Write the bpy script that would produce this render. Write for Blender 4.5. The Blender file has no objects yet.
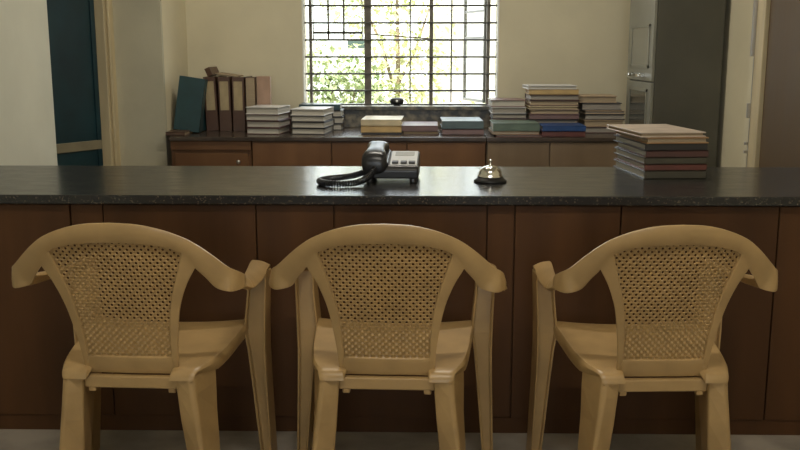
import bpy, bmesh, math, random
from mathutils import Vector, Matrix
R = math.radians
C = bpy.context.scene
COL = C.collection
rng = random.Random(7)

# ------------------------------------------------------------------ camera, world, sun, portals, exposure
cam_d = bpy.data.cameras.new('camera'); cam = bpy.data.objects.new('camera', cam_d); COL.objects.link(cam)
cam_d.sensor_width = 36.0; cam_d.lens = 42.08; cam_d.clip_start = 0.05
cam.location = (0, 0, 1.25); cam.rotation_euler = (R(90 - 10.6), 0, R(1.1))
C.camera = cam
C.view_settings.view_transform = 'Standard'; C.view_settings.look = 'None'
C.view_settings.gamma = 1.0; C.view_settings.use_curve_mapping = False
C.view_settings.exposure = 0.35
world = bpy.data.worlds.new('sky'); C.world = world; world.use_nodes = True
wb = world.node_tree.nodes['Background']; wb.inputs[0].default_value = (0.86, 0.94, 1.0, 1); wb.inputs[1].default_value = 4.8
sun_d = bpy.data.lights.new('sun', 'SUN'); sun = bpy.data.objects.new('sun', sun_d); COL.objects.link(sun)
sun_d.energy = 5.0; sun_d.angle = R(4); sun_d.color = (1.0, 0.95, 0.84)
sun.rotation_euler = (R(46), 0, R(-18))
def portal(name, loc, rot, sx, sy):
    d = bpy.data.lights.new(name, 'AREA'); d.shape = 'RECTANGLE'; d.size = sx; d.size_y = sy
    d.cycles.is_portal = True
    o = bpy.data.objects.new(name, d); COL.objects.link(o); o.location = loc; o.rotation_euler = rot
portal('window_portal', (-0.11, 6.24, 1.5), (R(-90), 0, 0), 1.3, 1.3)
portal('front_opening_portal', (0.0, -2.74, 1.65), (R(90), 0, 0), 1.5, 1.5)
try:
    C.cycles.max_bounces = 10; C.cycles.diffuse_bounces = 6; C.cycles.glossy_bounces = 4
    C.cycles.sample_clamp_indirect = 6.0
    C.cycles.use_denoising = True
except Exception: pass

# ------------------------------------------------------------------ materials
def mat(name, color, rough=0.6, metal=0.0, spec=0.5, vary=0.0, scale=6.0, bump=0.0, bscale=80.0, stretch=(1, 1, 1), color2=None, coat=0.0, detail=4.0, ramp=(0.35, 0.65), rvary=0.0, trans=0.0):
    m = bpy.data.materials.new(name); m.use_nodes = True
    nt = m.node_tree; N = nt.nodes; L = nt.links
    b = N['Principled BSDF']
    b.inputs['Base Color'].default_value = (*color, 1); b.inputs['Roughness'].default_value = rough
    b.inputs['Metallic'].default_value = metal; b.inputs['Specular IOR Level'].default_value = spec
    b.inputs['Coat Weight'].default_value = coat
    if trans: b.inputs['Transmission Weight'].default_value = trans
    tc = N.new('ShaderNodeTexCoord'); mp = N.new('ShaderNodeMapping'); mp.inputs['Scale'].default_value = stretch
    L.new(tc.outputs['Object'], mp.inputs['Vector'])
    if vary or color2:
        n = N.new('ShaderNodeTexNoise'); n.inputs['Scale'].default_value = scale; n.inputs['Detail'].default_value = detail
        L.new(mp.outputs[0], n.inputs['Vector'])
        r = N.new('ShaderNodeValToRGB'); r.color_ramp.elements[0].position, r.color_ramp.elements[1].position = ramp
        c2 = color2 or tuple(min(1, c * (1 + vary)) for c in color)
        c1 = color if color2 else tuple(c * (1 - vary) for c in color)
        r.color_ramp.elements[0].color = (*c1, 1); r.color_ramp.elements[1].color = (*c2, 1)
        L.new(n.outputs['Fac'], r.inputs[0]); L.new(r.outputs[0], b.inputs['Base Color'])
        if rvary:
            mr = N.new('ShaderNodeMapRange'); mr.inputs['To Min'].default_value = rough - rvary; mr.inputs['To Max'].default_value = rough + rvary
            mr.inputs['From Min'].default_value = 0.3; mr.inputs['From Max'].default_value = 0.7
            L.new(n.outputs['Fac'], mr.inputs['Value']); L.new(mr.outputs[0], b.inputs['Roughness'])
    if bump:
        n2 = N.new('ShaderNodeTexNoise'); n2.inputs['Scale'].default_value = bscale; n2.inputs['Detail'].default_value = 3
        L.new(mp.outputs[0], n2.inputs['Vector'])
        bp = N.new('ShaderNodeBump'); bp.inputs['Strength'].default_value = bump; bp.inputs['Distance'].default_value = 0.01
        L.new(n2.outputs['Fac'], bp.inputs['Height']); L.new(bp.outputs[0], b.inputs['Normal'])
    return m
def wood(name, dark, light, rough=0.45, scale=9, stretch=(1, 1, 0.12), bump=0.05, spec=0.4):
    return mat(name, dark, rough, spec=spec, color2=light, scale=scale, stretch=stretch, detail=8, ramp=(0.3, 0.72), bump=bump, bscale=scale * 6, rvary=0.06)
def pages_mat(name, color):
    m = mat(name, color, 0.85, spec=0.2)
    nt = m.node_tree; N = nt.nodes; L = nt.links; b = N['Principled BSDF']
    tc = N.new('ShaderNodeTexCoord'); w = N.new('ShaderNodeTexNoise'); mp = N.new('ShaderNodeMapping')
    mp.inputs['Scale'].default_value = (3, 3, 420); w.inputs['Scale'].default_value = 1.0; w.inputs['Detail'].default_value = 2
    L.new(tc.outputs['Object'], mp.inputs[0]); L.new(mp.outputs[0], w.inputs['Vector'])
    r = N.new('ShaderNodeValToRGB'); r.color_ramp.elements[0].position = 0.3; r.color_ramp.elements[1].position = 0.7
    r.color_ramp.elements[0].color = (*[c * 0.6 for c in color], 1); r.color_ramp.elements[1].color = (*color, 1)
    L.new(w.outputs['Fac'], r.inputs[0]); L.new(r.outputs[0], b.inputs['Base Color'])
    return m
def granite(name, base, fleck, rough):
    m = mat(name, base, rough, spec=0.6)
    nt = m.node_tree; N = nt.nodes; L = nt.links; b = N['Principled BSDF']; b.inputs['Specular IOR Level'].default_value = 0.58
    tc = N.new('ShaderNodeTexCoord')
    v = N.new('ShaderNodeTexVoronoi'); v.inputs['Scale'].default_value = 260; L.new(tc.outputs['Object'], v.inputs['Vector'])
    sep = N.new('ShaderNodeSeparateColor'); L.new(v.outputs['Color'], sep.inputs[0])
    r = N.new('ShaderNodeValToRGB'); e = r.color_ramp.elements
    e[0].position = 0.90; e[0].color = (*base, 1); e[1].position = 0.97; e[1].color = (*fleck, 1)
    L.new(sep.outputs[0], r.inputs[0]); L.new(r.outputs[0], b.inputs['Base Color'])
    n = N.new('ShaderNodeTexNoise'); n.inputs['Scale'].default_value = 9; n.inputs['Detail'].default_value = 12; n.inputs['Roughness'].default_value = 0.72
    mp = N.new('ShaderNodeMapping'); mp.inputs['Scale'].default_value = (1, 3, 1); L.new(tc.outputs['Object'], mp.inputs[0]); L.new(mp.outputs[0], n.inputs['Vector'])
    mr = N.new('ShaderNodeMapRange'); mr.inputs['From Min'].default_value = 0.3; mr.inputs['From Max'].default_value = 0.7
    mr.inputs['To Min'].default_value = rough - 0.06; mr.inputs['To Max'].default_value = rough + 0.06
    L.new(n.outputs['Fac'], mr.inputs[0]); L.new(mr.outputs[0], b.inputs['Roughness'])
    return m
M = dict(
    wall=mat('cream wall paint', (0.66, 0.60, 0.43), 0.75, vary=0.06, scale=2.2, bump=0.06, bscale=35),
    wall_shade=mat('grey beige wall shade', (0.49, 0.455, 0.33), 0.75, vary=0.07, scale=3, bump=0.08, bscale=30),  # wall colour with the pillar front's shade mixed in
    rail=mat('dull beige rail paint', (0.22, 0.19, 0.12), 0.5, vary=0.1, scale=6),
    wall_grey=mat('grey white wall paint', (0.60, 0.595, 0.49), 0.7, vary=0.07, scale=2.0, bump=0.06, bscale=30),
    floor=mat('grey stone floor', (0.32, 0.28, 0.235), 0.6, vary=0.25, scale=5, bump=0.05, bscale=40),
    ceiling=mat('white ceiling', (0.75, 0.73, 0.66), 0.85, vary=0.04, scale=2),
    frame_cream=mat('cream gloss paint', (0.52, 0.43, 0.26), 0.45, vary=0.12, scale=4, stretch=(3, 3, 0.5)),
    teal_door=mat('dark teal door paint', (0.006, 0.030, 0.038), 0.42, vary=0.25, scale=4),
    brown_door=wood('brown door laminate', (0.088, 0.054, 0.022), (0.118, 0.074, 0.033), 0.55, 5),
    granite=granite('black granite', (0.016, 0.016, 0.017), (0.11, 0.09, 0.065), 0.22),
    sill=mat('weathered granite sill', (0.05, 0.047, 0.038), 0.3, color2=(0.24, 0.20, 0.13), scale=22, detail=8, ramp=(0.4, 0.72)),
    counter_wood=wood('dark brown plywood', (0.052, 0.022, 0.008), (0.092, 0.040, 0.014), 0.5, 7, spec=0.22),
    cab_wood=wood('brown cabinet laminate', (0.12, 0.055, 0.022), (0.19, 0.092, 0.038), 0.42, 6),
    cab_grey=wood('grey brown cabinet laminate', (0.16, 0.11, 0.065), (0.24, 0.17, 0.105), 0.42, 5),
    cab_top=mat('dark brown cabinet top', (0.060, 0.042, 0.030), 0.24, vary=0.3, scale=9, spec=0.9),
    steel=mat('olive grey steel paint', (0.075, 0.070, 0.050), 0.36, vary=0.12, scale=3, spec=0.5),
    steel_light=mat('pale olive steel paint', (0.20, 0.195, 0.15), 0.36, vary=0.1, scale=3),
    chrome=mat('worn chrome', (0.75, 0.74, 0.70), 0.16, metal=1.0, vary=0.1, scale=20),
    dull_metal=mat('dull metal', (0.50, 0.48, 0.45), 0.35, metal=0.9),
    iron=mat('grey painted iron', (0.10, 0.095, 0.085), 0.5, vary=0.2, scale=30),
    mullion=mat('brown grey window frame', (0.15, 0.13, 0.105), 0.5, vary=0.2, scale=20),
    sash=mat('pale grey sash paint', (0.20, 0.20, 0.185), 0.5),
    white=mat('white gloss paint', (0.80, 0.78, 0.70), 0.5, vary=0.05, scale=5),
    plastic=mat('tan moulded plastic', (0.385, 0.25, 0.108), 0.36, vary=0.13, scale=7, spec=0.5, bump=0.03, bscale=60, detail=6),
    plastic_b=mat('tan moulded plastic lattice', (0.40, 0.26, 0.108), 0.42, vary=0.1, scale=9, spec=0.45, bump=0.25, bscale=260),
    black=mat('black phone plastic', (0.018, 0.018, 0.020), 0.3, spec=0.5),
    phone_face=mat('grey phone faceplate', (0.68, 0.69, 0.70), 0.2, spec=0.6),
    key=mat('dark phone key', (0.03, 0.03, 0.032), 0.4),
    screen=mat('grey phone display window', (0.42, 0.43, 0.42), 0.15),
    bell_black=mat('black bell base', (0.012, 0.012, 0.012), 0.4),
    white_dot=mat('pale plastic dot', (0.85, 0.85, 0.85), 0.4),
    glass=mat('window glass', (0.95, 1.0, 0.99), 0.03, trans=1.0),
    smoke_glass=mat('dark locker glass', (0.05, 0.055, 0.045), 0.12),
    grey_glass=mat('frosted grey locker glass', (0.22, 0.215, 0.17), 0.25),
    label=mat('tan paper label', (0.42, 0.33, 0.19), 0.8, vary=0.12, scale=14),
    leaf=mat('green leaf', (0.17, 0.25, 0.10), 0.5, color2=(0.46, 0.50, 0.28), scale=3, detail=2),
    leaf_pale=mat('pale yellow green leaf', (0.42, 0.47, 0.22), 0.5, color2=(0.60, 0.60, 0.36), scale=3, detail=2),
    stem=mat('grey brown stem', (0.20, 0.15, 0.09), 0.8, vary=0.2, scale=20),
    soil=mat('pale dry ground', (0.46, 0.38, 0.28), 0.9, vary=0.2, scale=1.5, bump=0.2, bscale=12),
    path=mat('pale concrete path', (0.66, 0.62, 0.55), 0.85, vary=0.08, scale=3),
    outwall=mat('cream sunlit render', (0.44, 0.42, 0.34), 0.8, vary=0.06, scale=1.2),
    outwall_w=mat('white sunlit render', (0.62, 0.64, 0.62), 0.8, vary=0.04, scale=1.2),
    outdark=mat('dark green shutter', (0.018, 0.04, 0.028), 0.5),  # shade colour for the patch on the garden wall
    p_white=pages_mat('white pages', (0.62, 0.58, 0.50)),
    p_grey=pages_mat('grey pages', (0.40, 0.36, 0.31)),
    p_tan=pages_mat('tan pages', (0.46, 0.36, 0.24)),
)
def cover(name, c, rough=0.38): return mat(name, c, rough, spec=0.7, vary=0.12, scale=12, bump=0.03, bscale=120)
K = dict(
    maroon=cover('maroon cover', (0.075, 0.026, 0.022)), grey=cover('grey card cover', (0.50, 0.48, 0.46)), dark=cover('black cover', (0.022, 0.020, 0.020)),
    teal=cover('teal cover', (0.009, 0.046, 0.052)), bluegrey=cover('blue grey cover', (0.075, 0.115, 0.118)), cream=cover('cream cover', (0.58, 0.48, 0.30)),
    yellow=cover('yellow tan cover', (0.50, 0.33, 0.12)), mauve=cover('mauve cover', (0.17, 0.095, 0.085)), brown=cover('brown cover', (0.105, 0.055, 0.03)),
    green=cover('grey green cover', (0.10, 0.145, 0.105)), red=cover('brick red cover', (0.12, 0.033, 0.024)), blue=cover('deep blue cover', (0.012, 0.055, 0.19), 0.35),
    tan=cover('tan card cover', (0.42, 0.30, 0.19)), pinkish=cover('pinkish tan board', (0.42, 0.27, 0.19)), pale=cover('pale beige card cover', (0.55, 0.45, 0.37)), card=cover('off white card cover', (0.62, 0.60, 0.57)),
    orange=cover('orange tan cover', (0.36, 0.20, 0.085)), olive=cover('olive grey cover', (0.055, 0.048, 0.032)), arch=cover('brown file board', (0.085, 0.038, 0.019)),
)

# ------------------------------------------------------------------ mesh helpers
class MB:
    def __init__(s): s.bm = bmesh.new()
    def box(s, x0, x1, y0, y1, z0, z1, rot=None, pivot=None):
        r = bmesh.ops.create_cube(s.bm, size=1.0)['verts']
        for v in r: v.co = Vector(((x0 + x1) / 2 + v.co.x * (x1 - x0), (y0 + y1) / 2 + v.co.y * (y1 - y0), (z0 + z1) / 2 + v.co.z * (z1 - z0)))
        if rot is not None:
            p = Vector(pivot or ((x0 + x1) / 2, (y0 + y1) / 2, (z0 + z1) / 2))
            for v in r: v.co = p + rot @ (v.co - p)
        return s
    def tube(s, pts, rad, n=8, closed=False):
        pts = [Vector(p) for p in pts]; rings = []
        rads = rad if isinstance(rad, (list, tuple)) else [rad] * len(pts)
        up = Vector((0, 0, 1))
        for i, p in enumerate(pts):
            a = pts[i - 1] if i else pts[0]; b = pts[i + 1] if i < len(pts) - 1 else pts[-1]
            t = (b - a).normalized()
            u = t.cross(up if abs(t.z) < 0.95 else Vector((1, 0, 0))).normalized(); w = u.cross(t)
            rings.append([s.bm.verts.new(p + (u * math.cos(2 * math.pi * k / n) + w * math.sin(2 * math.pi * k / n)) * rads[i]) for k in range(n)])
        for i in range(len(rings) - 1):
            for k in range(n): s.bm.faces.new((rings[i][k], rings[i][(k + 1) % n], rings[i + 1][(k + 1) % n], rings[i + 1][k]))
        s.bm.faces.new(rings[0]); s.bm.faces.new(rings[-1][::-1])
        return s
    def lathe(s, prof, loc=(0, 0, 0), n=32):
        rings = []
        for r, z in prof:
            rings.append([s.bm.verts.new((loc[0] + max(r, 1e-5) * math.cos(2 * math.pi * k / n), loc[1] + max(r, 1e-5) * math.sin(2 * math.pi * k / n), loc[2] + z)) for k in range(n)])
        for i in range(len(rings) - 1):
            for k in range(n): s.bm.faces.new((rings[i][k], rings[i][(k + 1) % n], rings[i + 1][(k + 1) % n], rings[i + 1][k]))
        s.bm.faces.new(rings[0][::-1]); s.bm.faces.new(rings[-1])
        return s
    def loft(s, rings, closed=True, cap=True):
        vr = [[s.bm.verts.new(p) for p in r] for r in rings]
        for i in range(len(vr) - 1):
            m = len(vr[i])
            for k in range(m if closed else m - 1):
                s.bm.faces.new((vr[i][k], vr[i][(k + 1) % m], vr[i + 1][(k + 1) % m], vr[i + 1][k]))
        if cap and closed:
            s.bm.faces.new(vr[0][::-1]); s.bm.faces.new(vr[-1])
        return s
    def prism(s, poly, a0, a1, axis='x'):
        def P(p, a): return {'x': (a, p[0], p[1]), 'y': (p[0], a, p[1]), 'z': (p[0], p[1], a)}[axis]
        return s.loft([[P(p, a0) for p in poly], [P(p, a1) for p in poly]])
    def build(s, name, m, parent=None, bevel=0.0, seg=2, smooth=False, weld=False):
        if weld: bmesh.ops.remove_doubles(s.bm, verts=s.bm.verts, dist=1e-5)
        bmesh.ops.recalc_face_normals(s.bm, faces=s.bm.faces)
        me = bpy.data.meshes.new(name); s.bm.to_mesh(me); s.bm.free()
        me.materials.append(m)
        if smooth:
            for p in me.polygons: p.use_smooth = True
        o = bpy.data.objects.new(name, me); COL.objects.link(o)
        if parent: o.parent = parent
        if bevel:
            b = o.modifiers.new('bevel', 'BEVEL'); b.width = bevel; b.segments = seg; b.limit_method = 'ANGLE'; b.angle_limit = R(35)
        return o
def tag(o, label=None, cat=None, group=None, kind=None):
    if label: o['label'] = label
    if cat: o['category'] = cat
    if group: o['group'] = group
    if kind: o['kind'] = kind
    return o
def thing(name, label, cat, loc=(0, 0, 0), rz=0, group=None):
    o = bpy.data.objects.new(name, None); COL.objects.link(o); o.empty_display_size = 0.05
    o.location = loc; o.rotation_euler = (0, 0, rz)
    return tag(o, label, cat, group)
def root(name, kind='structure', loc=(0, 0, 0), rz=0):
    o = bpy.data.objects.new(name, None); COL.objects.link(o); o.location = loc; o.rotation_euler = (0, 0, rz); o['kind'] = kind
    return o
def children(o): return [c for c in bpy.data.objects if c.parent == o]
def copy_tree(o, parent=None):
    c = o.copy(); COL.objects.link(c)
    if parent: c.parent = parent
    for ch in children(o): copy_tree(ch, c)
    return c
def struct(name, mb, m, bevel=0.0):
    o = mb.build(name, m, None, bevel); o['kind'] = 'structure'; return o
def catmull(pts, n):
    out = []; P = [Vector(p) for p in pts]; k = len(P) - 1
    for i in range(k):
        p0 = P[i - 1] if i else P[0] * 2 - P[1]; p3 = P[i + 2] if i + 2 <= k else P[k] * 2 - P[k - 1]
        for j in range(n):
            t = j / n
            out.append(0.5 * ((2 * P[i]) + (P[i + 1] - p0) * t + (2 * p0 - 5 * P[i] + 4 * P[i + 1] - p3) * t * t + (3 * P[i] - p0 - 3 * P[i + 1] + p3) * t ** 3))
    out.append(P[k]); return out

# ------------------------------------------------------------------ room shell
XL, XR, YB, YF, ZC = -1.72, 1.61, 6.0, -2.6, 3.0
XP, YP = -1.463, 5.41                       # jog of the left wall behind the doorway
W0, W1, WZ0, WZ1 = -0.730, 0.503, 0.905, 2.10   # window opening in the back wall
struct('floor', MB().box(-3.4, XR + 0.2, YF - 0.2, YB + 0.2, -0.1, 0), M['floor'])
struct('ceiling', MB().box(-3.4, XR + 0.2, YF - 3.6, YB + 0.25, ZC, ZC + 0.15), M['ceiling'])  # unseen front overhang, extended to keep the sun out of the room
struct('wall_back', MB().box(XP - 0.4, W0, YB, YB + 0.22, 0, ZC).box(W1, XR + 0.2, YB, YB + 0.22, 0, ZC)
       .box(W0, W1, YB, YB + 0.22, 0, WZ0 - 0.03).box(W0, W1, YB, YB + 0.22, WZ1, ZC), M['wall'])
struct('wall_left', MB().box(XL - 0.12, XL, YF, 4.41, 0, ZC).box(XL - 0.12, XL, 4.41, 5.33, 2.15, ZC), M['wall_grey'])
struct('wall_left_return', MB().box(XL - 0.12, XP, YP, YB + 0.1, 0, ZC), M['wall'])
struct('wall_side_room', MB().box(-3.4, -3.3, 3.0, 7.0, 0, ZC).box(-3.4, XL - 0.12, 6.2, 6.3, 0, ZC).box(-3.4, XL - 0.12, 3.0, 3.1, 0, ZC), M['wall_grey'])
DR0, DR1 = 3.45, 4.42                        # brown door in the right wall
struct('wall_right', MB().box(XR, XR + 0.15, YF, DR0, 0, ZC).box(XR, XR + 0.15, DR1 + 0.2, YB, 0, ZC).box(XR, XR + 0.15, DR0, DR1 + 0.2, 2.15, ZC), M['wall'])
struct('wall_front', MB().box(XL - 0.12, -0.75, YF - 0.2, YF, 0, ZC).box(0.75, XR + 0.15, YF - 0.2, YF, 0, ZC).box(-0.75, 0.75, YF - 0.2, YF, 2.4, ZC).box(-0.75, 0.75, YF - 0.2, YF, 0, 0.9), M['wall'])  # unseen; parapet below the opening shaped to light the chairs from higher up

struct('wall_left_pillar_shade', MB().box(XL - 0.03, XP + 0.002, YP - 0.012, YP + 0.02, 0, ZC), M['wall_shade'])  # thin skin carrying the pillar's shade in its colour
# left doorway: cream jamb, dark teal leaf swung open beyond the wall
struct('trim_1', MB().box(XL - 0.115, XL - 0.03, 5.30, YP, 0, 2.15).box(XL - 0.03, XL - 0.012, 5.33, YP + 0.001, 0, 2.15), M['frame_cream'], 0.006)
d1 = root('door_1', loc=(-1.815, 5.285, 0), rz=R(-121))       # local +x runs from the hinge to the free edge
MB().box(0, 0.85, -0.018, 0.018, 0.01, 2.12).build('leaf', M['teal_door'], d1, 0.003)
for x0, x1, z0, z1 in ((0.0, 0.85, 0.698, 0.750), (0.0, 0.85, 2.02, 2.12)):
    MB().box(x0, x1, 0.012, 0.028, z0, z1).build('rail', M['rail'], d1, 0.003)
MB().box(0.0, 0.03, 0.012, 0.026, 0.01, 2.12).build('stile', M['teal_door'], d1, 0.002)

# right doorway: cream frame with metal bolt hardware, brown flush leaf
struct('trim_2', MB().box(XR - 0.012, XR + 0.1, DR1 + 0.125, DR1 + 0.2, 0, 2.15), M['wall'], 0.004)
struct('trim_3', MB().box(XR - 0.022, XR + 0.1, DR1, DR1 + 0.105, 0, 2.15).box(XR - 0.022, XR + 0.1, DR0 - 0.1, DR0, 0, 2.15), M['frame_cream'], 0.004)
d2 = root('door_2', loc=(XR + 0.015, DR1 - 0.002, 0))
MB().box(-0.017, 0.02, -(DR1 - DR0) + 0.006, 0, 0.01, 2.14).build('leaf', M['brown_door'], d2, 0.002)
for z0, z1, w in ((1.22, 1.62, 0.016), (0.93, 1.0, 0.014), (0.80, 0.815, 0.016), (0.76, 0.775, 0.016), (0.4, 0.5, 0.016)):
    MB().box(-0.052, -0.030, 0.107, 0.107 + w, z0, z1).build('bolt_plate', M['dull_metal'], d2, 0.002)
MB().box(-0.036, -0.030, 0.110, 0.118, 0.3, 2.1).build('bolt_rod', M['dull_metal'], d2, 0.001)

# added fill lights shaped as ceiling tubes, unseen above the frame
def fill_tube(x, y, power, words):
    t = thing('fill_tube', words, 'added fill light', (x, y, ZC))
    MB().box(-0.62, 0.62, -0.035, 0.035, -0.05, 0).build('batten', M['white'], t, 0.004)
    e = mat('glowing fill tube', (1, 1, 1)); b = e.node_tree.nodes['Principled BSDF']
    b.inputs['Emission Color'].default_value = (1.0, 0.95, 0.84, 1); b.inputs['Emission Strength'].default_value = 3
    MB().tube([(-0.58, 0, -0.075), (0.58, 0, -0.075)], 0.014, 10).build('tube', e, t, smooth=True)
    d = bpy.data.lights.new('fill_glow', 'AREA'); d.shape = 'RECTANGLE'; d.size = 1.16; d.size_y = 0.04; d.energy = power; d.color = (1.0, 0.93, 0.80)
    o = bpy.data.objects.new('fill_glow', d); COL.objects.link(o); o.location = (x, y, ZC - 0.095)
fill_tube(0.1, 1.1, 23, 'added fill light in tube form on the ceiling above the chairs')
fill_tube(0.0, 4.3, 22, 'added fill light in tube form on the ceiling above the office side')

# ------------------------------------------------------------------ window: frame, iron grille, open outward sashes, granite sill
w1 = root('window_1')
struct('trim_4', MB().box(W0 - 0.004, W0 + 0.006, YB - 0.004, YB + 0.1, WZ0, WZ1).box(W1 - 0.006, W1 + 0.004, YB - 0.004, YB + 0.1, WZ0, WZ1), M['white'], 0.002)
for x0, x1 in ((-0.700, -0.682), (-0.346, -0.302), (0.071, 0.095), (0.436, 0.458)):
    MB().box(x0, x1, 6.09, 6.14, WZ0, WZ1).build('mullion', M['mullion'], w1, 0.003)
MB().box(W0, W1, 6.09, 6.14, WZ1 - 0.04, WZ1).build('head_rail', M['mullion'], w1, 0.003)
MB().box(W0, W1, 6.085, 6.14, WZ0 - 0.005, WZ0 + 0.003).build('bottom_rail', M['iron'], w1, 0.002)
for k in range(12):
    z = 0.993 + 0.1067 * k
    if z < WZ1 - 0.03: MB().tube([(W0 - 0.01, 6.075, z), (W1 + 0.01, 6.075, z)], 0.0062, 8).build('grille_bar', M['iron'], w1, smooth=True)
s = MB().box(W0 - 0.03, W1 + 0.05, YB - 0.045, YB + 0.2, WZ0 - 0.03, WZ0 - 0.005)
s.build('window_sill', M['sill'], w1, 0.004)
struct('trim_5', MB().box(W0 - 0.10, W1 + 0.06, YB - 0.018, YB, 0.765, WZ0 - 0.03), M['sill'], 0.002)

def sash(hinge, ang, width, z0, z1, muntins, rails, glaze=True, t=0.02, fm='mullion'):
    g = bpy.data.objects.new('sash', None); COL.objects.link(g); g.parent = w1; g.location = hinge; g.rotation_euler = (0, 0, ang)
    f = MB()
    f.box(0, t, -0.012, 0.012, z0, z1).box(width - t, width, -0.012, 0.012, z0, z1).box(0, width, -0.012, 0.012, z0, z0 + t).box(0, width, -0.012, 0.012, z1 - t, z1)
    f.build('sash_frame', M[fm], g, 0.002)
    for x in muntins: MB().box(x - 0.006, x + 0.006, -0.008, 0.008, z0, z1).build('muntin', M['mullion'], g)
    for z in rails: MB().box(0, width, -0.008, 0.008, z - 0.008, z + 0.008).build('muntin', M['sash'], g)
    if glaze: MB().box(t, width - t, -0.002, 0.002, z0 + t, z1 - t).build('pane', M['glass'], g)
    return g
# the right casement stands open outward (seen edge-on); the left top light is closed over its lower opening
for x in (-0.052, 0.213):
    MB().box(x - 0.005, x + 0.005, 6.115, 6.128, WZ0 + 0.01, WZ1 - 0.03).build('muntin', M['sash'], w1)
MB().tube([(-0.305, 6.16, 1.350), (0.075, 6.18, 1.322)], 0.005, 6).build('slanted_bar', M['stem'], w1)  # stands in for a thin brown line outside the middle panes
sash((0.435, 6.15, 0), R(107), 0.40, WZ0 + 0.005, WZ1 - 0.05, (), (1.33, 1.50), fm='sash')
sash((-0.680, 6.15, 0), R(0), 0.322, 1.315, WZ1 - 0.05, (0.10, 0.20), (1.36,), t=0.006)

# ------------------------------------------------------------------ outside
struct('ground_outside', MB().box(-14, 14, YB + 0.22, 30, -0.12, 0.0), M['soil'])
struct('path_outside', MB().box(-9, 9, 10.6, 12.0, 0.0, 0.03), M['path'])
struct('ground_front', MB().box(-10, 10, -14, YF - 0.2, -0.12, -0.01), M['path'])
b = thing('house', 'cream rendered house beyond the garden, seen through the right half of the window', 'house', (3.2, 17, 0))
MB().box(-3.0, 6, 0, 4, 0, 3.4).build('wall', M['outwall'], b)
MB().box(-3.3, 6.3, -0.5, 4.3, 3.4, 3.6).build('roof', M['outwall_w'], b)
MB().box(-3.03, 6.03, -0.05, 0.0, 0, 0.5).build('plinth', M['path'], b)
b = thing('compound_wall', 'white garden wall standing behind the bushes, seen through the left panes', 'wall', (-5.2, 15.5, 0))
MB().box(-7, 5.3, 0, 0.25, 0, 3.0).build('wall_body', M['outwall_w'], b)
MB().box(-7.05, 5.35, -0.06, 0.31, 3.0, 3.1).build('coping', M['outwall_w'], b)
MB().box(4.05, 4.37, -0.04, 0.0, 1.28, 1.41).build('shade_patch', M['outdark'], b, 0.01)  # dark green patch standing in for a shadowed gap among the plants

def leaf_cloud(n, blobs, size, seed):
    r = random.Random(seed); V = []; F = []
    for _ in range(n):
        cx, cy, cz, rx, ry, rz = r.choice(blobs)
        while True:
            p = Vector((r.uniform(-1, 1), r.uniform(-1, 1), r.uniform(-1, 1)))
            if 0.25 < p.length < 1: break
        p = Vector((cx + p.x * rx, cy + p.y * ry, max(0.02, cz + p.z * rz)))
        q = Matrix.Rotation(r.uniform(0, 6.28), 3, 'Z') @ Matrix.Rotation(r.gauss(0.5, 0.5), 3, 'X')
        sz = size * r.uniform(0.6, 1.3); i = len(V)
        for a in ((0, 0, 0), (0.28, 0.5, 0.06), (0, 1, -0.1), (-0.28, 0.5, 0.06), (0, 0.5, -0.02)):
            V.append(p + q @ (Vector(a) * sz))
        F += [(i, i + 1, i + 4), (i + 1, i + 2, i + 4), (i + 2, i + 3, i + 4), (i + 3, i, i + 4)]
    return V, F
def bush(name, label, cat, loc, blobs, n, size, m, stems, seed, group=None):
    t = thing(name, label, cat, loc, group=group)
    V, F = leaf_cloud(n, blobs, size, seed)
    me = bpy.data.meshes.new('foliage'); me.from_pydata(V, [], F); me.materials.append(m)
    o = bpy.data.objects.new('foliage', me); COL.objects.link(o); o.parent = t; o['kind'] = 'stuff'
    for a, c, ra in stems:
        MB().tube([a, (Vector(a) + Vector(c)) / 2 + Vector((0.04, 0.02, 0)), c], [ra, ra * 0.8, ra * 0.5], 7).build('stem', M['stem'], t, smooth=True)
    return t
bush('leafy_bush', 'leafy green bush filling the left panes, nearest the window', 'bush', (-0.95, 9.3, 0),
     [(0, 0, 0.8, 0.5, 0.5, 0.55), (-0.35, 0.2, 0.9, 0.4, 0.4, 0.45), (0.3, 0.1, 0.75, 0.35, 0.4, 0.4), (0.05, 0, 0.4, 0.6, 0.5, 0.35)], 3200, 0.09, M['leaf'],
     [((0, 0, 0), (0.1, 0, 0.9), 0.02), ((-0.1, 0, 0), (-0.35, 0.1, 1.0), 0.018), ((0.1, 0.05, 0), (0.32, 0.1, 0.85), 0.016)], 3)
bush('small_tree', 'slender tree with pale yellow green leaves behind the middle panes', 'tree', (-0.28, 10.3, 0),
     [(0, 0, 1.5, 0.75, 0.5, 0.6), (0.15, 0, 1.0, 0.6, 0.5, 0.45), (-0.3, 0.1, 1.9, 0.6, 0.5, 0.5), (0.2, 0.1, 2.2, 0.6, 0.5, 0.5), (0.0, 0, 0.6, 0.5, 0.4, 0.3)], 3000, 0.09, M['leaf_pale'],
     [((0, 0, 0), (0.05, 0, 1.8), 0.035), ((0.02, 0, 0.8), (0.4, 0.05, 1.7), 0.02), ((0, 0, 0.9), (-0.35, 0.05, 1.8), 0.02)], 5)
bush('low_shrub', 'low dry shrub by the path under the tree, behind the middle panes', 'shrub', (0.55, 9.3, 0),
     [(0, 0, 0.45, 0.4, 0.4, 0.35), (0.2, 0, 0.35, 0.35, 0.3, 0.3)], 900, 0.085, M['leaf_pale'],
     [((0, 0, 0), (0.05, 0, 0.5), 0.014), ((0.1, 0, 0), (0.2, 0, 0.45), 0.012)], 8)

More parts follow.
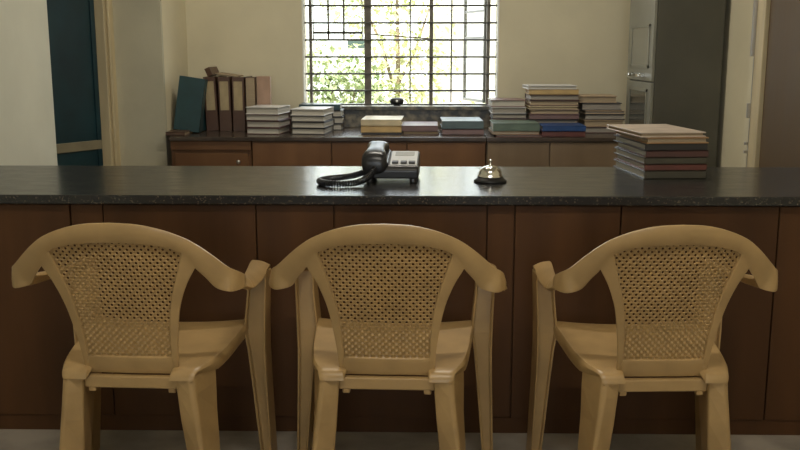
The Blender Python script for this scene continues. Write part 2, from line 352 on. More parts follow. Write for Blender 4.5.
# ------------------------------------------------------------------ reception counter
CX0, CX1 = XL + 0.005, XR - 0.025
top = MB().box(CX0, CX1, 2.90, 3.66, 0.770, 0.80).build('countertop', M['granite'], None, 0.004, 3)
tag(top, 'black speckled granite slab topping the long reception counter', 'countertop')
ct = thing('reception_counter', 'long dark brown plywood reception counter under the granite slab', 'counter', (0, 2.925, 0))
MB().box(CX0, CX1, 0.02, 0.70, 0.0, 0.770).build('carcass', M['counter_wood'], ct)
seams = [CX0, -1.112, -1.006, -0.515, -0.266, 0.22, 0.308, 0.643, 1.14, CX1]
for i in range(len(seams) - 1):
    w = seams[i + 1] - seams[i]
    MB().box(seams[i] + 0.0022, seams[i + 1] - 0.0022, 0.0 if w > 0.12 else 0.004, 0.0205, 0.055, 0.765).build('front_panel', M['counter_wood'], ct, 0.0015)
MB().box(CX0, CX1, 0.006, 0.0205, 0.0, 0.053).build('toe_board', M['counter_wood'], ct)

# ------------------------------------------------------------------ plastic armchairs
K_BEND = 0.5
def ys(x, z): return -0.14 - 0.267 * (z - 0.425) + K_BEND * x * x * (0.4 + 0.6 * min(1, max(0, (z - 0.42) / 0.25)))
def S(x, z): return Vector((x, ys(x, z), z))
RIM = [S(0, .831), S(.066, .827), S(.126, .813), S(.178, .791), S(.212, .768), S(.241, .743), S(.273, .712), Vector((.293, -.155, .692)), Vector((.298, -.100, .668)), Vector((.282, -.035, .647)), Vector((.264, .08, .634)), Vector((.250, .19, .630)), Vector((.246, .245, .624)), Vector((.246, .262, .606))]
LOW = [S(0, .781), S(.058, .779), S(.116, .772), S(.170, .752), S(.199, .711), S(.221, .684), S(.244, .654), Vector((.279, -.176, .643)), Vector((.306, -.130, .641)), Vector((.312, -.06, .621)), Vector((.307, .08, .608)), Vector((.300, .19, .612)), Vector((.297, .245, .610)), Vector((.296, .262, .596))]
PAN = [S(.170, .752), S(.147, .680), S(.128, .615), S(.118, .55), S(.114, .50), S(.112, .455)]
OUT = [S(.199, .711), S(.172, .662), S(.150, .60), S(.137, .53), S(.129, .465), S(.126, .406)]
NS = 5
rimS, lowS = catmull(RIM, NS), catmull(LOW, NS)
panS, outS = catmull(PAN, NS), catmull(OUT, NS)
def strip(A, B, bulge, nv=6, end0=None):
    rows = []
    for i in range(len(A)):
        t = (A[min(i + 1, len(A) - 1)] - A[max(i - 1, 0)]).normalized(); n = t.cross(B[i] - A[i])
        n = n.normalized() if n.length > 1e-9 else Vector((0, -1, 0))
        if n.y > 0 and abs(n.y) > abs(n.z) or (abs(n.z) >= abs(n.y) and n.z < 0): n = -n
        rows.append([A[i].lerp(B[i], k / nv) + n * bulge * math.sin(math.pi * k / nv) for k in range(nv + 1)])
    return rows
def add_rows(bm, rows, mirror):
    for sgn in ((1, -1) if mirror else (1,)):
        vr = [[bm.verts.new((p.x * sgn, p.y, p.z)) for p in r] for r in rows]
        for i in range(len(vr) - 1):
            for k in range(len(vr[0]) - 1):
                f = (vr[i][k], vr[i][k + 1], vr[i + 1][k + 1], vr[i + 1][k])
                bm.faces.new(f if sgn > 0 else f[::-1])
def shell(name, bm, m, parent, thick, offset=-1):
    bmesh.ops.remove_doubles(bm, verts=bm.verts, dist=2e-4)
    bmesh.ops.recalc_face_normals(bm, faces=bm.faces)
    me = bpy.data.meshes.new(name); bm.to_mesh(me); bm.free(); me.materials.append(m)
    for p in me.polygons: p.use_smooth = True
    o = bpy.data.objects.new(name, me); COL.objects.link(o); o.parent = parent
    sm = o.modifiers.new('thickness', 'SOLIDIFY'); sm.thickness = thick; sm.offset = 0
    bv = o.modifiers.new('bevel', 'BEVEL'); bv.width = thick * 0.42; bv.segments = 3; bv.limit_method = 'ANGLE'; bv.angle_limit = R(50)
    return o
def make_chair(label, loc, rz):
    t = thing('plastic_armchair', label, 'chair', loc, rz, 'tan plastic armchairs in front of the counter')
    cut = 9 * NS                       # where the rail ends and the arm begins
    bm = bmesh.new()
    band = strip(rimS, lowS, 0.004)
    for p in band[0]: p.x = 0.0
    add_rows(bm, band[:cut + 1], True)
    side = [[panS[i].lerp(outS[i], k / 5) for k in range(6)] for i in range(len(panS))]
    # start the side border on the very segment of the rail between panel corner and notch
    seg = [band[3 * NS + j][-1] for j in range(NS + 1)]
    side[0] = seg
    add_rows(bm, side, True)
    bar = []
    for k in range(13):
        f = k / 12 * 2 - 1
        a, c = panS[-1], outS[-1]
        bar.append([S(f * a.x, a.z + (c.z - a.z) * j / 3) for j in range(4)])
    add_rows(bm, bar, False)
    # bottom corners of the border
    for sg in (1, -1):
        a, c = panS[-1], outS[-1]
        v = [bm.verts.new(S(sg * x, z)) for x, z in ((a.x, a.z), (c.x, c.z), (a.x, c.z))]
        bm.faces.new(v)
    shell('backrest', bm, M['plastic'], t, 0.012)
    for sg in (1, -1):
        bm = bmesh.new()
        rows = [[Vector((p.x * sg, p.y, p.z)) for p in r] for r in band[cut:]]
        vr = [[bm.verts.new(p) for p in r] for r in rows]
        for i in range(len(vr) - 1):
            for k in range(len(vr[0]) - 1): bm.faces.new((vr[i][k], vr[i][k + 1], vr[i + 1][k + 1], vr[i + 1][k]))
        # turned-down inner lip under the arm
        shell('armrest', bm, M['plastic'], t, 0.012)
    # lattice: staggered diamond cells, each with a round hole
    bm = bmesh.new(); px, pz = 0.0178, 0.0182
    def half(z):
        for i in range(len(panS) - 1):
            if panS[i].z >= z >= panS[i + 1].z:
                u = (panS[i].z - z) / (panS[i].z - panS[i + 1].z + 1e-9); return panS[i].x + (panS[i + 1].x - panS[i].x) * u
        return panS[-1].x if z < 0.5 else None
    def ztop(x):
        x = abs(x)
        for i in range(3 * NS):
            if lowS[i].x <= x <= lowS[i + 1].x: return lowS[i].z + (lowS[i + 1].z - lowS[i].z) * (x - lowS[i].x) / (lowS[i + 1].x - lowS[i].x + 1e-9)
        return lowS[3 * NS].z
    nz = 0; z = 0.450
    while z < 0.792:
        off = (nz % 2) * px / 2
        for k in range(-12, 13):
            x = k * px + off
            h = half(min(z, 0.749))
            if h is None: h = panS[0].x
            if abs(x) > h + 0.007 or z > ztop(x) + 0.008: continue
            hx, hz = px / 2, pz / 2
            outer = [(hx, 0), (hx / 2, hz / 2), (0, hz), (-hx / 2, hz / 2), (-hx, 0), (-hx / 2, -hz / 2), (0, -hz), (hx / 2, -hz / 2)]
            rr = 0.0041
            ov = []; mv = []; iv = []
            for j, (ox, oz) in enumerate(outer):
                a = j * math.pi / 4
                p = S(x + ox, z + oz); p.y += 0.002; ov.append(bm.verts.new(p))
                p = S(x + math.cos(a) * 0.0056, z + math.sin(a) * 0.0056); p.y += 0.0006 if j % 2 == 0 else -0.0004; mv.append(bm.verts.new(p))
                p = S(x + math.cos(a) * rr, z + math.sin(a) * rr); p.y += 0.0025; iv.append(bm.verts.new(p))
            for j in range(8):
                bm.faces.new((ov[j], ov[(j + 1) % 8], mv[(j + 1) % 8], mv[j])); bm.faces.new((mv[j], mv[(j + 1) % 8], iv[(j + 1) % 8], iv[j]))
        z += pz / 2; nz += 1
    bmesh.ops.remove_doubles(bm, verts=bm.verts, dist=2e-4); bmesh.ops.recalc_face_normals(bm, faces=bm.faces)
    me = bpy.data.meshes.new('back_panel'); bm.to_mesh(me); bm.free(); me.materials.append(M['plastic_b'])
    o = bpy.data.objects.new('back_panel', me); COL.objects.link(o); o.parent = t
    o['label'] = 'cane-patterned perforated panel'
    sm = o.modifiers.new('thickness', 'SOLIDIFY'); sm.thickness = 0.002; sm.offset = 0
    # seat
    bm = bmesh.new()
    prof = catmull([(.170, -.176, .398), (.174, -.170, .412), (.180, -.150, .421), (.203, -.08, .424), (.219, .02, .430), (.227, .12, .438), (.235, .20, .446), (.238, .235, .446), (.239, .252, .434)], 3)
    rows = []
    for p in prof:
        dr = 0.006 + 0.030 * min(1, max(0, (p.y + .165) / .12))
        r = [Vector((-p.x * 0.985, p.y, p.z - dr)), Vector((-p.x - .001, p.y, p.z - 0.28 * dr))]
        for f in (-1, -.95, -.88, -.80, -.72, -.67, -.635, -.4, 0, .4, .635, .67, .72, .80, .88, .95, 1):
            dip = 0.014 * (1 - f * f) * min(1, max(0, (p.y + .13) / .1))
            if abs(f) <= .636 and p.y < -.12: r.append(Vector((p.x * f * 0.985, -.12 + (p.y + .12) * .02, 0.4205 + (p.y + .12) * .01)))
            else: r.append(Vector((p.x * f * 0.985, p.y, p.z - dip)))
        r += [Vector((p.x + .001, p.y, p.z - 0.28 * dr)), Vector((p.x * 0.985, p.y, p.z - dr))]
        rows.append(r)
    rows = rows + [[Vector((v.x * .99, v.y + 0.004, 0.40)) for v in rows[-1]]]
    vr = [[bm.verts.new(p) for p in r] for r in rows]
    for i in range(len(vr) - 1):
        for k in range(len(vr[0]) - 1): bm.faces.new((vr[i][k], vr[i][k + 1], vr[i + 1][k + 1], vr[i + 1][k]))
    o = shell('seat', bm, M['plastic'], t, 0.006)
    # front legs: channel section open to the rear, running up to the arm tips
    for sg in (1, -1):
        rings = []
        for z, x0, x1, y0, y1 in ((0.602, .256, .312, .190, .266), (.54, .254, .310, .184, .264), (.46, .246, .307, .178, .264), (.42, .244, .306, .176, .266), (.37, .252, .305, .177, .267), (.28, .258, .304, .179, .268), (.14, .264, .303, .182, .270), (0, .270, .302, .186, .272)):
            x0 -= .015 * min(1, z / .35); x1 -= .014 * min(1, z / .35)
            e, d = 0.006, 0.022
            pts = [(x0, y1), (x1, y1), (x1, y0), (x1 - e, y0), (x1 - e, y0 + d), (x0 + e, y0 + d), (x0 + e, y0), (x0, y0)]
            rings.append([(sg * x, y, z) for x, y in (pts if sg > 0 else pts[::-1])])
        MB().loft(rings).build('leg', M['plastic'], t, 0.003, 2)
    # rear legs: angled section with a ridge, growing out of the seat's rear corners
    for sg in (1, -1):
        rings = []
        for z, pin, pr, po, pf in ((.414, (.124, -.166), (.171, -.175), (.203, -.06), (.14, -.03)), (.398, (.124, -.168), (.174, -.180), (.205, -.06), (.14, -.03)), (.36, (.126, -.165), (.177, -.184), (.206, -.06), (.142, -.035)),
                                   (.28, (.132, -.160), (.187, -.187), (.206, -.062), (.148, -.045)), (.195, (.140, -.150), (.197, -.190), (.211, -.068), (.155, -.055)), (.1, (.148, -.152), (.205, -.194), (.215, -.078), (.163, -.065)), (0, (.156, -.158), (.212, -.200), (.219, -.088), (.171, -.075))):
            ch = 0.010
            a, b_, c, d = map(lambda q: Vector((q[0], q[1], z)), (pin, pr, po, pf))
            ring = [a, b_ + (a - b_).normalized() * ch, b_ + (c - b_).normalized() * ch, c, d]
            rings.append([Vector((sg * p.x, p.y, p.z)) for p in (ring if sg > 0 else ring[::-1])])
        MB().loft(rings).build('leg', M['plastic'], t, 0.005, 3)
    # rear apron rail under the back with two moulded stops
    MB().box(-0.127, 0.127, -0.152, -0.130, 0.366, 0.400).box(-0.118, -0.098, -0.150, -0.13, 0.354, 0.37).box(0.098, 0.118, -0.150, -0.13, 0.354, 0.37).build('rear_apron', M['plastic'], t, 0.004)
    return t
chair = make_chair('tan plastic armchair with cane pattern back, left end of the three before the counter', (-0.752, 2.5, 0), R(-2.5))
c2 = copy_tree(chair); c2.location = (-0.075, 2.5, 0); c2.rotation_euler = (0, 0, R(-2)); c2['label'] = 'tan plastic armchair with cane pattern back, middle one of the three, below the phone'
c3 = copy_tree(chair); c3.location = (0.637, 2.5, 0); c3.scale = (0.94, 1, 1); c3.rotation_euler = (0, 0, R(2.5)); c3['label'] = 'tan plastic armchair with cane pattern back, right end of three, nearest the counter file stack'

# ------------------------------------------------------------------ telephone
ph = thing('desk_telephone', 'black corded desk telephone with grey face on the granite counter', 'telephone', (-0.093, 3.29, 0.80), R(-2))
prof = [(-0.098, 0.014), (-0.100, 0.044), (-0.088, 0.058), (0.085, 0.090), (0.100, 0.085), (0.105, 0.026), (0.09, 0.010)]
MB().prism(prof, -0.092, 0.098, 'x').build('body', M['black'], ph, 0.006, 3)
tilt = math.atan2(0.032, 0.173)
def on_face(x, y):      # a point of the sloping face
    return Vector((x, y, 0.058 + (y + 0.088) * 0.032 / 0.173))
rt = Matrix.Rotation(tilt, 3, 'X')
def plate(mb, x0, x1, y0, y1, h0, h1):
    p = on_face((x0 + x1) / 2, (y0 + y1) / 2); hy = (y1 - y0) / 2 / math.cos(tilt)
    mb.box(x0, x1, p.y - hy, p.y + hy, p.z + h0, p.z + h1, rt, p); return mb
plate(MB(), -0.002, 0.092, -0.082, 0.080, -0.002, 0.003).build('faceplate', M['phone_face'], ph, 0.002)
plate(MB(), 0.012, 0.080, 0.020, 0.066, 0.002, 0.0045).build('display', M['screen'], ph, 0.001)
for i in range(3):
    for j in range(3):
        plate(MB(), 0.006 + i * 0.029, 0.028 + i * 0.029, -0.076 + j * 0.024, -0.056 + j * 0.024 - (0.006 if j else 0), 0.002, 0.010 if j == 0 else 0.004).build('key', M['key'] if j == 0 else M['phone_face'], ph, 0.002)
for x in (-0.07, 0.08):
    for y in (-0.08, 0.08):
        MB().lathe([(0.012, 0), (0.013, 0.004), (0.010, 0.030)], (x, y, 0), 14).build('foot', M['black'], ph)
# handset lying along the cradle, bulging at both ends
hs = []
for y, zc_, rx, rz in ((-0.118, 0.076, 0.026, 0.016), (-0.114, 0.082, 0.039, 0.030), (-0.098, 0.089, 0.044, 0.036), (-0.074, 0.098, 0.043, 0.032), (-0.050, 0.112, 0.037, 0.022), (-0.02, 0.120, 0.031, 0.017), (0.03, 0.124, 0.030, 0.016), (0.065, 0.124, 0.035, 0.020), (0.088, 0.118, 0.041, 0.029), (0.108, 0.114, 0.040, 0.030), (0.120, 0.112, 0.026, 0.016)):
    ring = []
    for k in range(16):
        a = 2 * math.pi * k / 16; ca, sa = math.cos(a), math.sin(a)
        ring.append((-0.048 + rx * math.copysign(abs(ca) ** 0.65, ca), y, zc_ + rz * math.copysign(abs(sa) ** 0.65, sa)))
    hs.append([(p[0] - 0.006, p[1] + 0.004, p[2] - 0.020) for p in ring])
MB().loft(hs).build('handset', M['black'], ph, smooth=True)
MB().box(-0.09, -0.006, -0.09, 0.095, 0.05, 0.083, Matrix.Rotation(tilt * 0.8, 3, 'X')).build('cradle', M['black'], ph, 0.006, 2)
# coiled cord: a helix wound around a loop lying on the counter
path = catmull([(-0.050, -0.114, 0.052), (-0.066, -0.150, 0.030), (-0.105, -0.195, 0.014), (-0.160, -0.215, 0.012), (-0.212, -0.197, 0.012), (-0.236, -0.150, 0.012), (-0.218, -0.095, 0.012), (-0.175, -0.052, 0.012), (-0.130, -0.018, 0.015), (-0.096, 0.01, 0.024)], 12)
hel = []; acc = 0.0; turns = 0.0
for i in range(len(path) - 1):
    sub = 10
    for j in range(sub):
        p = path[i].lerp(path[i + 1], j / sub); t_ = (path[i + 1] - path[i]).normalized()
        u = t_.cross(Vector((0, 0, 1))).normalized(); w = u.cross(t_)
        a = acc / 0.0088 * 2 * math.pi
        hel.append(p + (u * math.cos(a) + w * math.sin(a)) * 0.0085)
        acc += (path[i + 1] - path[i]).length / sub
MB().tube(hel, 0.0030, 5).build('coiled_cord', M['black'], ph, smooth=True)

# ------------------------------------------------------------------ desk bell
bl = thing('desk_bell', 'small chrome call bell on a black base on the granite counter', 'bell', (0.251, 3.225, 0.80))
MB().lathe([(0.052, 0), (0.057, 0.002), (0.057, 0.006), (0.050, 0.010), (0.046, 0.016), (0.040, 0.018), (0.02, 0.020)], n=40).build('base', M['bell_black'], bl, smooth=True)
MB().lathe([(0.0425, 0.017), (0.0445, 0.018), (0.0445, 0.021), (0.041, 0.025), (0.0395, 0.033), (0.036, 0.042), (0.029, 0.050), (0.018, 0.0555), (0.006, 0.0575)], n=40).build('dome', M['chrome'], bl, smooth=True)
MB().lathe([(0.0055, 0.056), (0.005, 0.062), (0.0028, 0.063), (0.0028, 0.070), (0.0058, 0.072), (0.0062, 0.0755), (0.004, 0.078)], n=18).build('button', M['chrome'], bl, smooth=True)

# ------------------------------------------------------------------ books and files
def book(name, label, cat, x0, x1, y0, y1, z0, z1, cov, pag, spine='back', rz=0.0, group=None, board=0.0045, inset=0.006):
    """hard-covered ledger lying flat; the side named by spine is closed by the cover, the others show the pages"""
    cx, cy = (x0 + x1) / 2, (y0 + y1) / 2
    t = thing(name, label, cat, (cx, cy, z0), rz, group)
    hx, hy, h = (x1 - x0) / 2, (y1 - y0) / 2, z1 - z0
    m = MB().box(-hx, hx, -hy, hy, 0, board).box(-hx, hx, -hy, hy, h - board, h)
    q = board
    if spine == 'front': m.box(-hx, hx, -hy, -hy + q, 0, h)
    if spine == 'back': m.box(-hx, hx, hy - q, hy, 0, h)
    if spine == 'left': m.box(-hx, -hx + q, -hy, hy, 0, h)
    if spine == 'right': m.box(hx - q, hx, -hy, hy, 0, h)
    m.build('cover', cov, t, 0.0008, 1)
    i = inset
    ax, bx, ay, by = -hx + i, hx - i, -hy + i, hy - i
    if spine == 'front': ay = -hy + q
    if spine == 'back': by = hy - q
    if spine == 'left': ax = -hx + q
    if spine == 'right': bx = hx - q
    MB().box(ax, bx, ay, by, board, h - board).build('page_block', pag, t)
    return t
ZB = 0.765
def stack(where, cat, name, group, x0, x1, y0, y1, z, items):
    """items from the bottom up: (height, cover, pages, spine side, dx, dy, turn, words)"""
    for h, cv, pg, sp, dx, dy, tn, words in items:
        book(name, words + ', ' + where, cat, x0 + dx, x1 + dx, y0 + dy, y1 + dy, z, z + h, K[cv], M[pg], sp, R(tn), group)
        z += h + 0.0004
    return z
g = 'ledgers stacked by the window, left'
stack('in the stack beside the upright files', 'book', 'ledger', g, -0.990, -0.790, 5.45, 5.69, ZB, [
    (.038, 'maroon', 'p_white', 'back', 0, 0, -8, 'thick maroon ledger at the bottom'),
    (.040, 'maroon', 'p_white', 'back', .002, .004, -9, 'maroon ledger second from the bottom'),
    (.037, 'maroon', 'p_white', 'back', -.003, 0, -8, 'maroon ledger second from the top'),
    (.042, 'card', 'p_white', 'back', .0, .002, -9, 'off white covered ledger lying on top')])
g = 'ledgers stacked under the window corner'
stack('in the stack under the window corner', 'book', 'ledger', g, -0.727, -0.528, 5.45, 5.72, ZB, [
    (.036, 'dark', 'p_white', 'back', 0, 0, -6, 'dark covered ledger at the bottom'),
    (.036, 'dark', 'p_white', 'back', .004, -.003, -7.5, 'dark ledger second from the bottom'),
    (.036, 'dark', 'p_white', 'back', -.002, .003, -6, 'dark ledger second from the top'),
    (.038, 'card', 'p_white', 'back', .0, 0, -7, 'off white covered ledger lying on top')])
g = 'ledgers behind the corner stack'
stack('in the stack behind, against the sill', 'book', 'ledger', g, -0.730, -0.478, 5.755, 5.945, ZB, [
    (.040, 'dark', 'p_white', 'back', .01, 0, 0, 'black ledger at the very bottom'),
    (.040, 'dark', 'p_white', 'back', .018, 0, 1, 'black ledger just above the bottom one'),
    (.040, 'dark', 'p_white', 'back', .012, 0, -1, 'black ledger under the teal one'),
    (.036, 'teal', 'p_white', 'front', 0, 0, 0, 'teal backed ledger on top')])
g = 'books lying in pairs under the window'
stack('left of the three short piles under the window', 'book', 'book', g, -0.335, -0.098, 5.46, 5.80, ZB, [
    (.010, 'dark', 'p_grey', 'back', .004, 0, 0, 'thin black book at the bottom'),
    (.038, 'yellow', 'p_tan', 'front', 0, 0, .8, 'yellow tan book in the middle'),
    (.037, 'cream', 'p_tan', 'front', .006, .004, -1.5, 'cream book on top')])
stack('middle one of the three short piles under the window', 'book', 'book', g, -0.092, 0.118, 5.45, 5.78, ZB, [
    (.020, 'brown', 'p_tan', 'back', .004, 0, 0, 'brown book at the bottom'),
    (.032, 'mauve', 'p_grey', 'front', 0, 0, -.7, 'mauve book on top')])
stack('right one of the three short piles under the window', 'book', 'book', g, 0.138, 0.378, 5.43, 5.78, ZB, [
    (.034, 'mauve', 'p_grey', 'front', .003, 0, 0, 'mauve book at the bottom'),
    (.046, 'bluegrey', 'p_grey', 'front', 0, .002, .6, 'blue grey book on top')])
g = 'books and files heaped right of the window'
stack('in the front pile at the window right corner', 'book', 'book', g, 0.425, 0.688, 5.31, 5.60, ZB, [
    (.014, 'red', 'p_white', 'back', .02, 0, -1.5, 'thin red booklet at the bottom'),
    (.016, 'tan', 'p_white', 'right', -.004, 0, 1, 'tan booklet under the green book'),
    (.046, 'green', 'p_white', 'front', 0, 0, 0, 'thick grey green book on top')])
stack('behind the green book right of the window', 'book', 'book', g, 0.440, 0.648, 5.63, 5.88, ZB, [
    (.050, 'brown', 'p_grey', 'back', .01, 0, 0, 'brown ledger at the bottom'),
    (.030, 'mauve', 'p_grey', 'back', .008, 0, .5, 'mauve ledger above the bottom one'),
    (.030, 'dark', 'p_grey', 'back', .004, 0, -.5, 'black ledger in the middle'),
    (.038, 'grey', 'p_grey', 'back', 0, 0, -1, 'wide grey ledger second from the top'),
    (.042, 'mauve', 'p_white', 'back', -.006, .01, 1, 'mauve ledger on top')])
stack('in front of the tallest pile', 'book', 'book', g, 0.701, 0.946, 5.31, 5.53, ZB, [
    (.032, 'red', 'p_grey', 'front', 0, 0, 0, 'brick red book under the blue one'),
    (.032, 'blue', 'p_grey', 'front', .002, 0, .5, 'deep blue book on top of a red one')])
stack('in the tallest pile right of the window', 'file', 'file_folder', g, 0.654, 0.944, 5.55, 5.80, ZB, [
    (.040, 'brown', 'p_grey', 'back', 0, 0, 0, 'brown file at the bottom'),
    (.040, 'dark', 'p_grey', 'back', 0, 0, .5, 'black file second from the bottom'),
    (.030, 'mauve', 'p_grey', 'front', .004, 0, 0, 'mauve backed file third from the bottom'),
    (.030, 'mauve', 'p_tan', 'back', .008, 0, -1, 'mauve file with tan pages'),
    (.018, 'cream', 'p_tan', 'back', -.004, 0, 1, 'thin cream covered file'),
    (.034, 'maroon', 'p_tan', 'back', .004, .002, 0, 'maroon file with tan page edges'),
    (.032, 'brown', 'p_grey', 'back', .002, 0, .5, 'brown file with grey pages'),
    (.031, 'yellow', 'p_tan', 'front', -.002, 0, -.6, 'yellow tan file second from the top'),
    (.022, 'card', 'p_white', 'back', -.014, 0, 1.2, 'pale file on the very top')])
stack('in the pile beside the steel cupboard', 'book', 'book', g, 0.975, 1.212, 5.575, 5.81, ZB, [
    (.038, 'maroon', 'p_grey', 'back', 0, 0, 0, 'maroon ledger at the bottom'),
    (.040, 'tan', 'p_tan', 'back', .006, 0, .6, 'tan ledger second from the bottom'),
    (.034, 'dark', 'p_grey', 'back', .012, 0, -.5, 'black ledger third from bottom'),
    (.020, 'tan', 'p_grey', 'back', .010, 0, .5, 'thin tan book in the middle'),
    (.044, 'dark', 'p_grey', 'back', -.008, .01, 0, 'black ledger second from the top'),
    (.040, 'tan', 'p_tan', 'back', -.035, .012, -1, 'small tan ledger on top')])

# leaning teal box file, three brown lever arch files, an upright box and boards at the left end
t = thing('flat_book', 'brown book lying flat in front of the foot of the leaning teal file', 'book', (-1.39, 5.42, ZB))
MB().box(-0.06, 0.05, -0.07, 0.07, 0, 0.004).box(-0.06, 0.05, -0.07, 0.07, 0.018, 0.022).box(-0.06, 0.05, -0.07, -0.067, 0, 0.022).build('cover', K['brown'], t, 0.001, 1)
MB().box(-0.055, 0.045, -0.067, 0.065, 0.004, 0.018).build('page_block', M['p_tan'], t)
t = thing('box_file', 'dark teal box file leaning sideways, left end of the back cabinets', 'file', (-1.293, 5.50, ZB + 0.005))
q = Matrix.Rotation(R(-3), 3, 'X') @ Matrix.Rotation(R(8.5), 3, 'Y')
MB().box(-0.152, 0.0, 0.0, 0.004, 0, 0.315, q, (0, 0, 0)).box(-0.152, 0.0, 0.066, 0.07, 0, 0.315, q, (0, 0, 0)).box(-0.004, 0.0, 0.0, 0.07, 0, 0.315, q, (0, 0, 0)).build('cover', K['teal'], t, 0.001)
MB().box(-0.146, -0.004, 0.004, 0.066, 0.006, 0.309, q, (0, 0, 0)).build('page_block', M['p_tan'], t)
t = thing('teal_file', 'dark teal file standing between the leaning teal file and brown lever arch files', 'file', (-1.358, 5.60, ZB + 0.003))
q = Matrix.Rotation(R(-2), 3, 'Y')
MB().box(0.0, 0.062, 0.0, 0.004, 0, 0.285, q, (0, 0, 0)).box(0.0, 0.003, 0.0, 0.25, 0, 0.285, q, (0, 0, 0)).box(0.059, 0.062, 0.0, 0.25, 0, 0.285, q, (0, 0, 0)).build('cover', K['teal'], t, 0.001)
MB().box(0.004, 0.058, 0.006, 0.24, 0.006, 0.275, q, (0, 0, 0)).build('page_block', M['p_tan'], t)
def lever_arch(label, x, lean, lab=True):
    t = thing('lever_arch_file', label, 'file', (x, 5.685, ZB), 0, 'brown lever arch files standing on the cabinet')
    q = Matrix.Rotation(R(lean), 3, 'Y'); w = 0.074
    MB().box(0, w, 0, 0.004, 0, 0.325, q, (0, 0, 0)).box(0, 0.003, 0, 0.27, 0, 0.325, q, (0, 0, 0)).box(w - 0.003, w, 0, 0.27, 0, 0.325, q, (0, 0, 0)).build('cover', K['arch'], t, 0.001)
    MB().box(0.006, w - 0.006, 0.01, 0.262, 0.008, 0.305, q, (0, 0, 0)).build('page_block', M['p_grey'], t)
    MB().box(0.010, w - 0.012, -0.0015, 0.001, 0.125, 0.298, q, (0, 0, 0)).build('spine_label', M['label'], t)
    return t
lever_arch('brown lever arch file with tan label, leaning, next to the teal files', -1.287, -2)
lever_arch('brown lever arch file with tan label, middle of the three upright files', -1.206, -.8)
lever_arch('brown lever arch file with tan label, beside the upright tan box', -1.125, 0)
t = thing('loose_folder', 'small brown folder end sticking up above the lever arch files', 'file', (-1.275, 5.80, ZB + 0.331), R(-5))
q = Matrix.Rotation(R(-24), 3, 'Y') 
MB().box(-0.022, 0.012, 0, 0.16, 0.0, 0.052, q, (0, 0, 0)).build('cover', K['arch'], t, 0.002)
t = thing('paper_sheaf', 'thin sheaf of grey brown papers lying across the lever arch files', 'papers', (-1.235, 5.74, ZB + 0.330))
MB().box(0.0, 0.135, 0, 0.2, 0.012, 0.018, Matrix.Rotation(R(8), 3, 'Y'), (0, 0, 0)).box(0.01, 0.125, 0.005, 0.19, 0.003, 0.010, Matrix.Rotation(R(4), 3, 'Y'), (0, 0, 0)).build('sheets', M['p_tan'], t)
t = thing('upright_box', 'tan grey magazine box standing upright beside the lever arch files', 'file', (-1.047, 5.70, ZB), R(0))
MB().box(0, 0.062, 0, 0.004, 0, 0.325).box(0, 0.004, 0, 0.24, 0, 0.325).box(0.058, 0.062, 0, 0.24, 0, 0.325).build('cover', K['brown'], t, 0.001)
MB().box(0.005, 0.057, -0.002, 0.235, 0.004, 0.318).build('page_block', M['p_tan'], t)
t = thing('upright_board', 'pinkish tan board file standing upright behind the maroon ledgers', 'file', (-0.980, 5.72, ZB), R(-4))
MB().box(0, 0.082, 0, 0.004, 0, 0.328).box(0, 0.082, 0.03, 0.034, 0, 0.328).box(0.078, 0.082, 0, 0.034, 0, 0.328).build('cover', K['pinkish'], t, 0.001)
MB().box(0.003, 0.077, 0.004, 0.03, 0.003, 0.322).build('page_block', M['p_tan'], t)

# file stack on the granite counter
g = 'files stacked on the granite counter'
z = 0.8003
for i, (h, cv, pg, sp, dx, dy, tn, sx, words) in enumerate((
        (.026, 'olive', 'p_white', 'front', 0, 0, 5, 0, 'olive grey file at the bottom'),
        (.020, 'red', 'p_white', 'front', .004, .004, 4.2, 0, 'dull red file second from the bottom'),
        (.022, 'olive', 'p_white', 'front', 0, .002, 5, 0, 'olive grey file third from the bottom'),
        (.022, 'maroon', 'p_white', 'front', .006, .003, 4.5, 0, 'dark maroon file in the middle'),
        (.022, 'dark', 'p_white', 'front', -.002, .002, 5.5, 0, 'black file third from the top'),
        (.020, 'orange', 'p_tan', 'back', .004, .0, 4.6, 0, 'orange tan file second from the top'),
        (.016, 'pale', 'p_tan', 'back', -.014, .004, 7, .012, 'pale beige folder lying on the very top'))):
    h *= 1.09
    book('file_folder', words + ' of the pile on the counter', 'file', 0.785 + dx - sx, 1.010 + dx + sx * .2, 3.315 + dy, 3.69 + dy, z, z + h, K[cv], M[pg], sp, R(tn), g, board=0.004, inset=0.008)
    z += h + 0.0005

# ------------------------------------------------------------------ back cabinets
def cabinet(label, x0, x1, body, front, doors, drawer=False, edge=None):
    t = thing('low_cabinet', label, 'cabinet', ((x0 + x1) / 2, 5.29, 0), 0, 'low cabinets along the back wall')
    hw = (x1 - x0) / 2
    MB().box(-hw, hw, 0.02, 0.69, 0.06, 0.742).build('body', body, t)
    MB().box(-hw + 0.01, hw - 0.01, 0.05, 0.66, 0.0, 0.06).build('plinth', K['dark'], t)
    for a, c in doors:
        a -= (x0 + x1) / 2; c -= (x0 + x1) / 2
        d = MB().box(a + 0.003, c - 0.003, 0, 0.0195, 0.08, 0.735 if not drawer else 0.672).build('door', front, t, 0.002)
        if drawer:
            o = MB().lathe([(0.006, 0), (0.005, 0.014), (0.011, 0.016), (0.012, 0.022), (0.006, 0.026)], n=16).build('knob', M['dull_metal'], d, smooth=True)
            o.rotation_euler = (R(90), 0, 0); o.location = (c - 0.055, 0, 0.625)
    if drawer: MB().box(-hw, hw, 0.004, 0.0195, 0.690, 0.740).build('top_rail', front, t, 0.002)
    return t
cabinet('brown low cabinet with a knob on its door, below the lever arch files', -1.410, -0.950, M['cab_wood'], M['cab_wood'], [(-1.388, -0.965)], True)
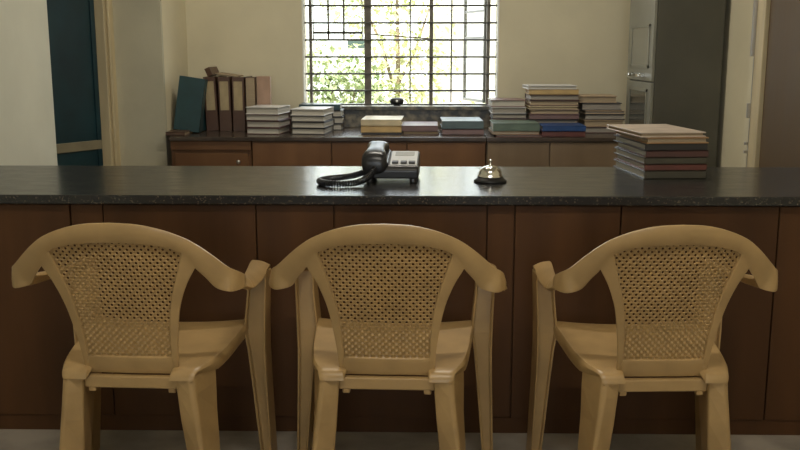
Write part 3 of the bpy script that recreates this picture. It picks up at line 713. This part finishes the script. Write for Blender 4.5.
cabinet('brown low cabinet with flush doors under the window, behind the phone', -0.944, 0.384, M['cab_wood'], M['cab_wood'], [(-0.944, -0.490), (-0.490, -0.062), (-0.062, 0.384)])
cabinet('grey brown low cabinet under the heap of books, behind the call bell', 0.390, 1.205, M['cab_grey'], M['cab_grey'], [(0.392, 0.745), (0.745, 1.203)])
t = MB().box(-1.415, 0.386, 5.28, 5.981, 0.7425, 0.765).build('cabinet_top', M['cab_top'], None, 0.003)
tag(t, 'long dark worktop lying over the brown cabinets below the window', 'worktop')
t = MB().box(0.388, 1.212, 5.28, 5.981, 0.7425, 0.765).build('cabinet_top', M['cab_top'], None, 0.003)
tag(t, 'short dark worktop lying over the grey brown cabinet', 'worktop')

# small gadget on the sill
t = thing('sill_gadget', 'small rounded black gadget with a pale dot on the window sill', 'device', (-0.135, 6.02, 0.900))
pr = []
for x, rr in ((-0.044, 0.008), (-0.040, 0.015), (-0.029, 0.021), (-0.011, 0.023), (0.011, 0.023), (0.029, 0.021), (0.040, 0.015), (0.044, 0.008)):
    pr.append([(x, rr * math.cos(2 * math.pi * k / 16), 0.028 + rr * math.sin(2 * math.pi * k / 16)) for k in range(16)])
MB().loft(pr).build('body', M['black'], t, smooth=True)
MB().lathe([(0.022, 0), (0.024, 0.002), (0.018, 0.006), (0.008, 0.008)], n=20).build('base', M['black'], t, smooth=True)
o = MB().lathe([(0.007, 0), (0.0075, 0.001), (0.006, 0.003)], n=16).build('dot', M['white_dot'], t); o.rotation_euler = (R(90), 0, 0); o.location = (0, -0.021, 0.030); o['label'] = 'pale round dot'

# ------------------------------------------------------------------ steel cupboard, its doors facing left
sc = thing('steel_cupboard', 'tall olive grey steel cupboard with small door windows beside the books', 'cupboard', (1.39, 5.255, 0))
MB().box(-0.155, 0.19, -0.295, 0.295, 0.08, 2.05).build('carcass', M['steel'], sc, 0.004)
for x in (-0.13, 0.165):
    for y in (-0.265, 0.265): MB().box(x - 0.015, x + 0.015, y - 0.015, y + 0.015, 0, 0.08).build('leg', M['steel'], sc)
for z0, z1, hz, hh in ((0.10, 1.080, 0.82, 0.96), (1.086, 2.03, 1.10, 1.36)):
    d = MB().box(-0.172, -0.1555, -0.288, 0.288, z0, z1).build('door', M['steel_light'], sc, 0.003)
    for y0, y1 in ((-0.22, 0.20),):
        zz0, zz1 = (0.70, 1.045) if z0 < 1 else (1.155, 1.385)
        f = MB().box(-0.178, -0.172, y0, y1, zz0, zz0 + 0.015).box(-0.178, -0.172, y0, y1, zz1 - 0.015, zz1).box(-0.178, -0.172, y0, y0 + 0.02, zz0, zz1).box(-0.178, -0.172, y1 - 0.02, y1, zz0, zz1)
        f.build('window_frame', M['steel_light'], d)
        MB().box(-0.1745, -0.172, y0 + 0.02, y1 - 0.02, zz0 + 0.015, zz1 - 0.015).build('glass', M['smoke_glass'] if z0 < 1 else M['grey_glass'], d)
    if z0 > 1:
        for y in (-0.12, 0.12):
            MB().box(-0.20, -0.172, y - 0.012, y + 0.012, 1.105, 1.128).box(-0.212, -0.197, y - 0.04, y + 0.04, 1.108, 1.124).build('handle', M['chrome'], d, 0.003)
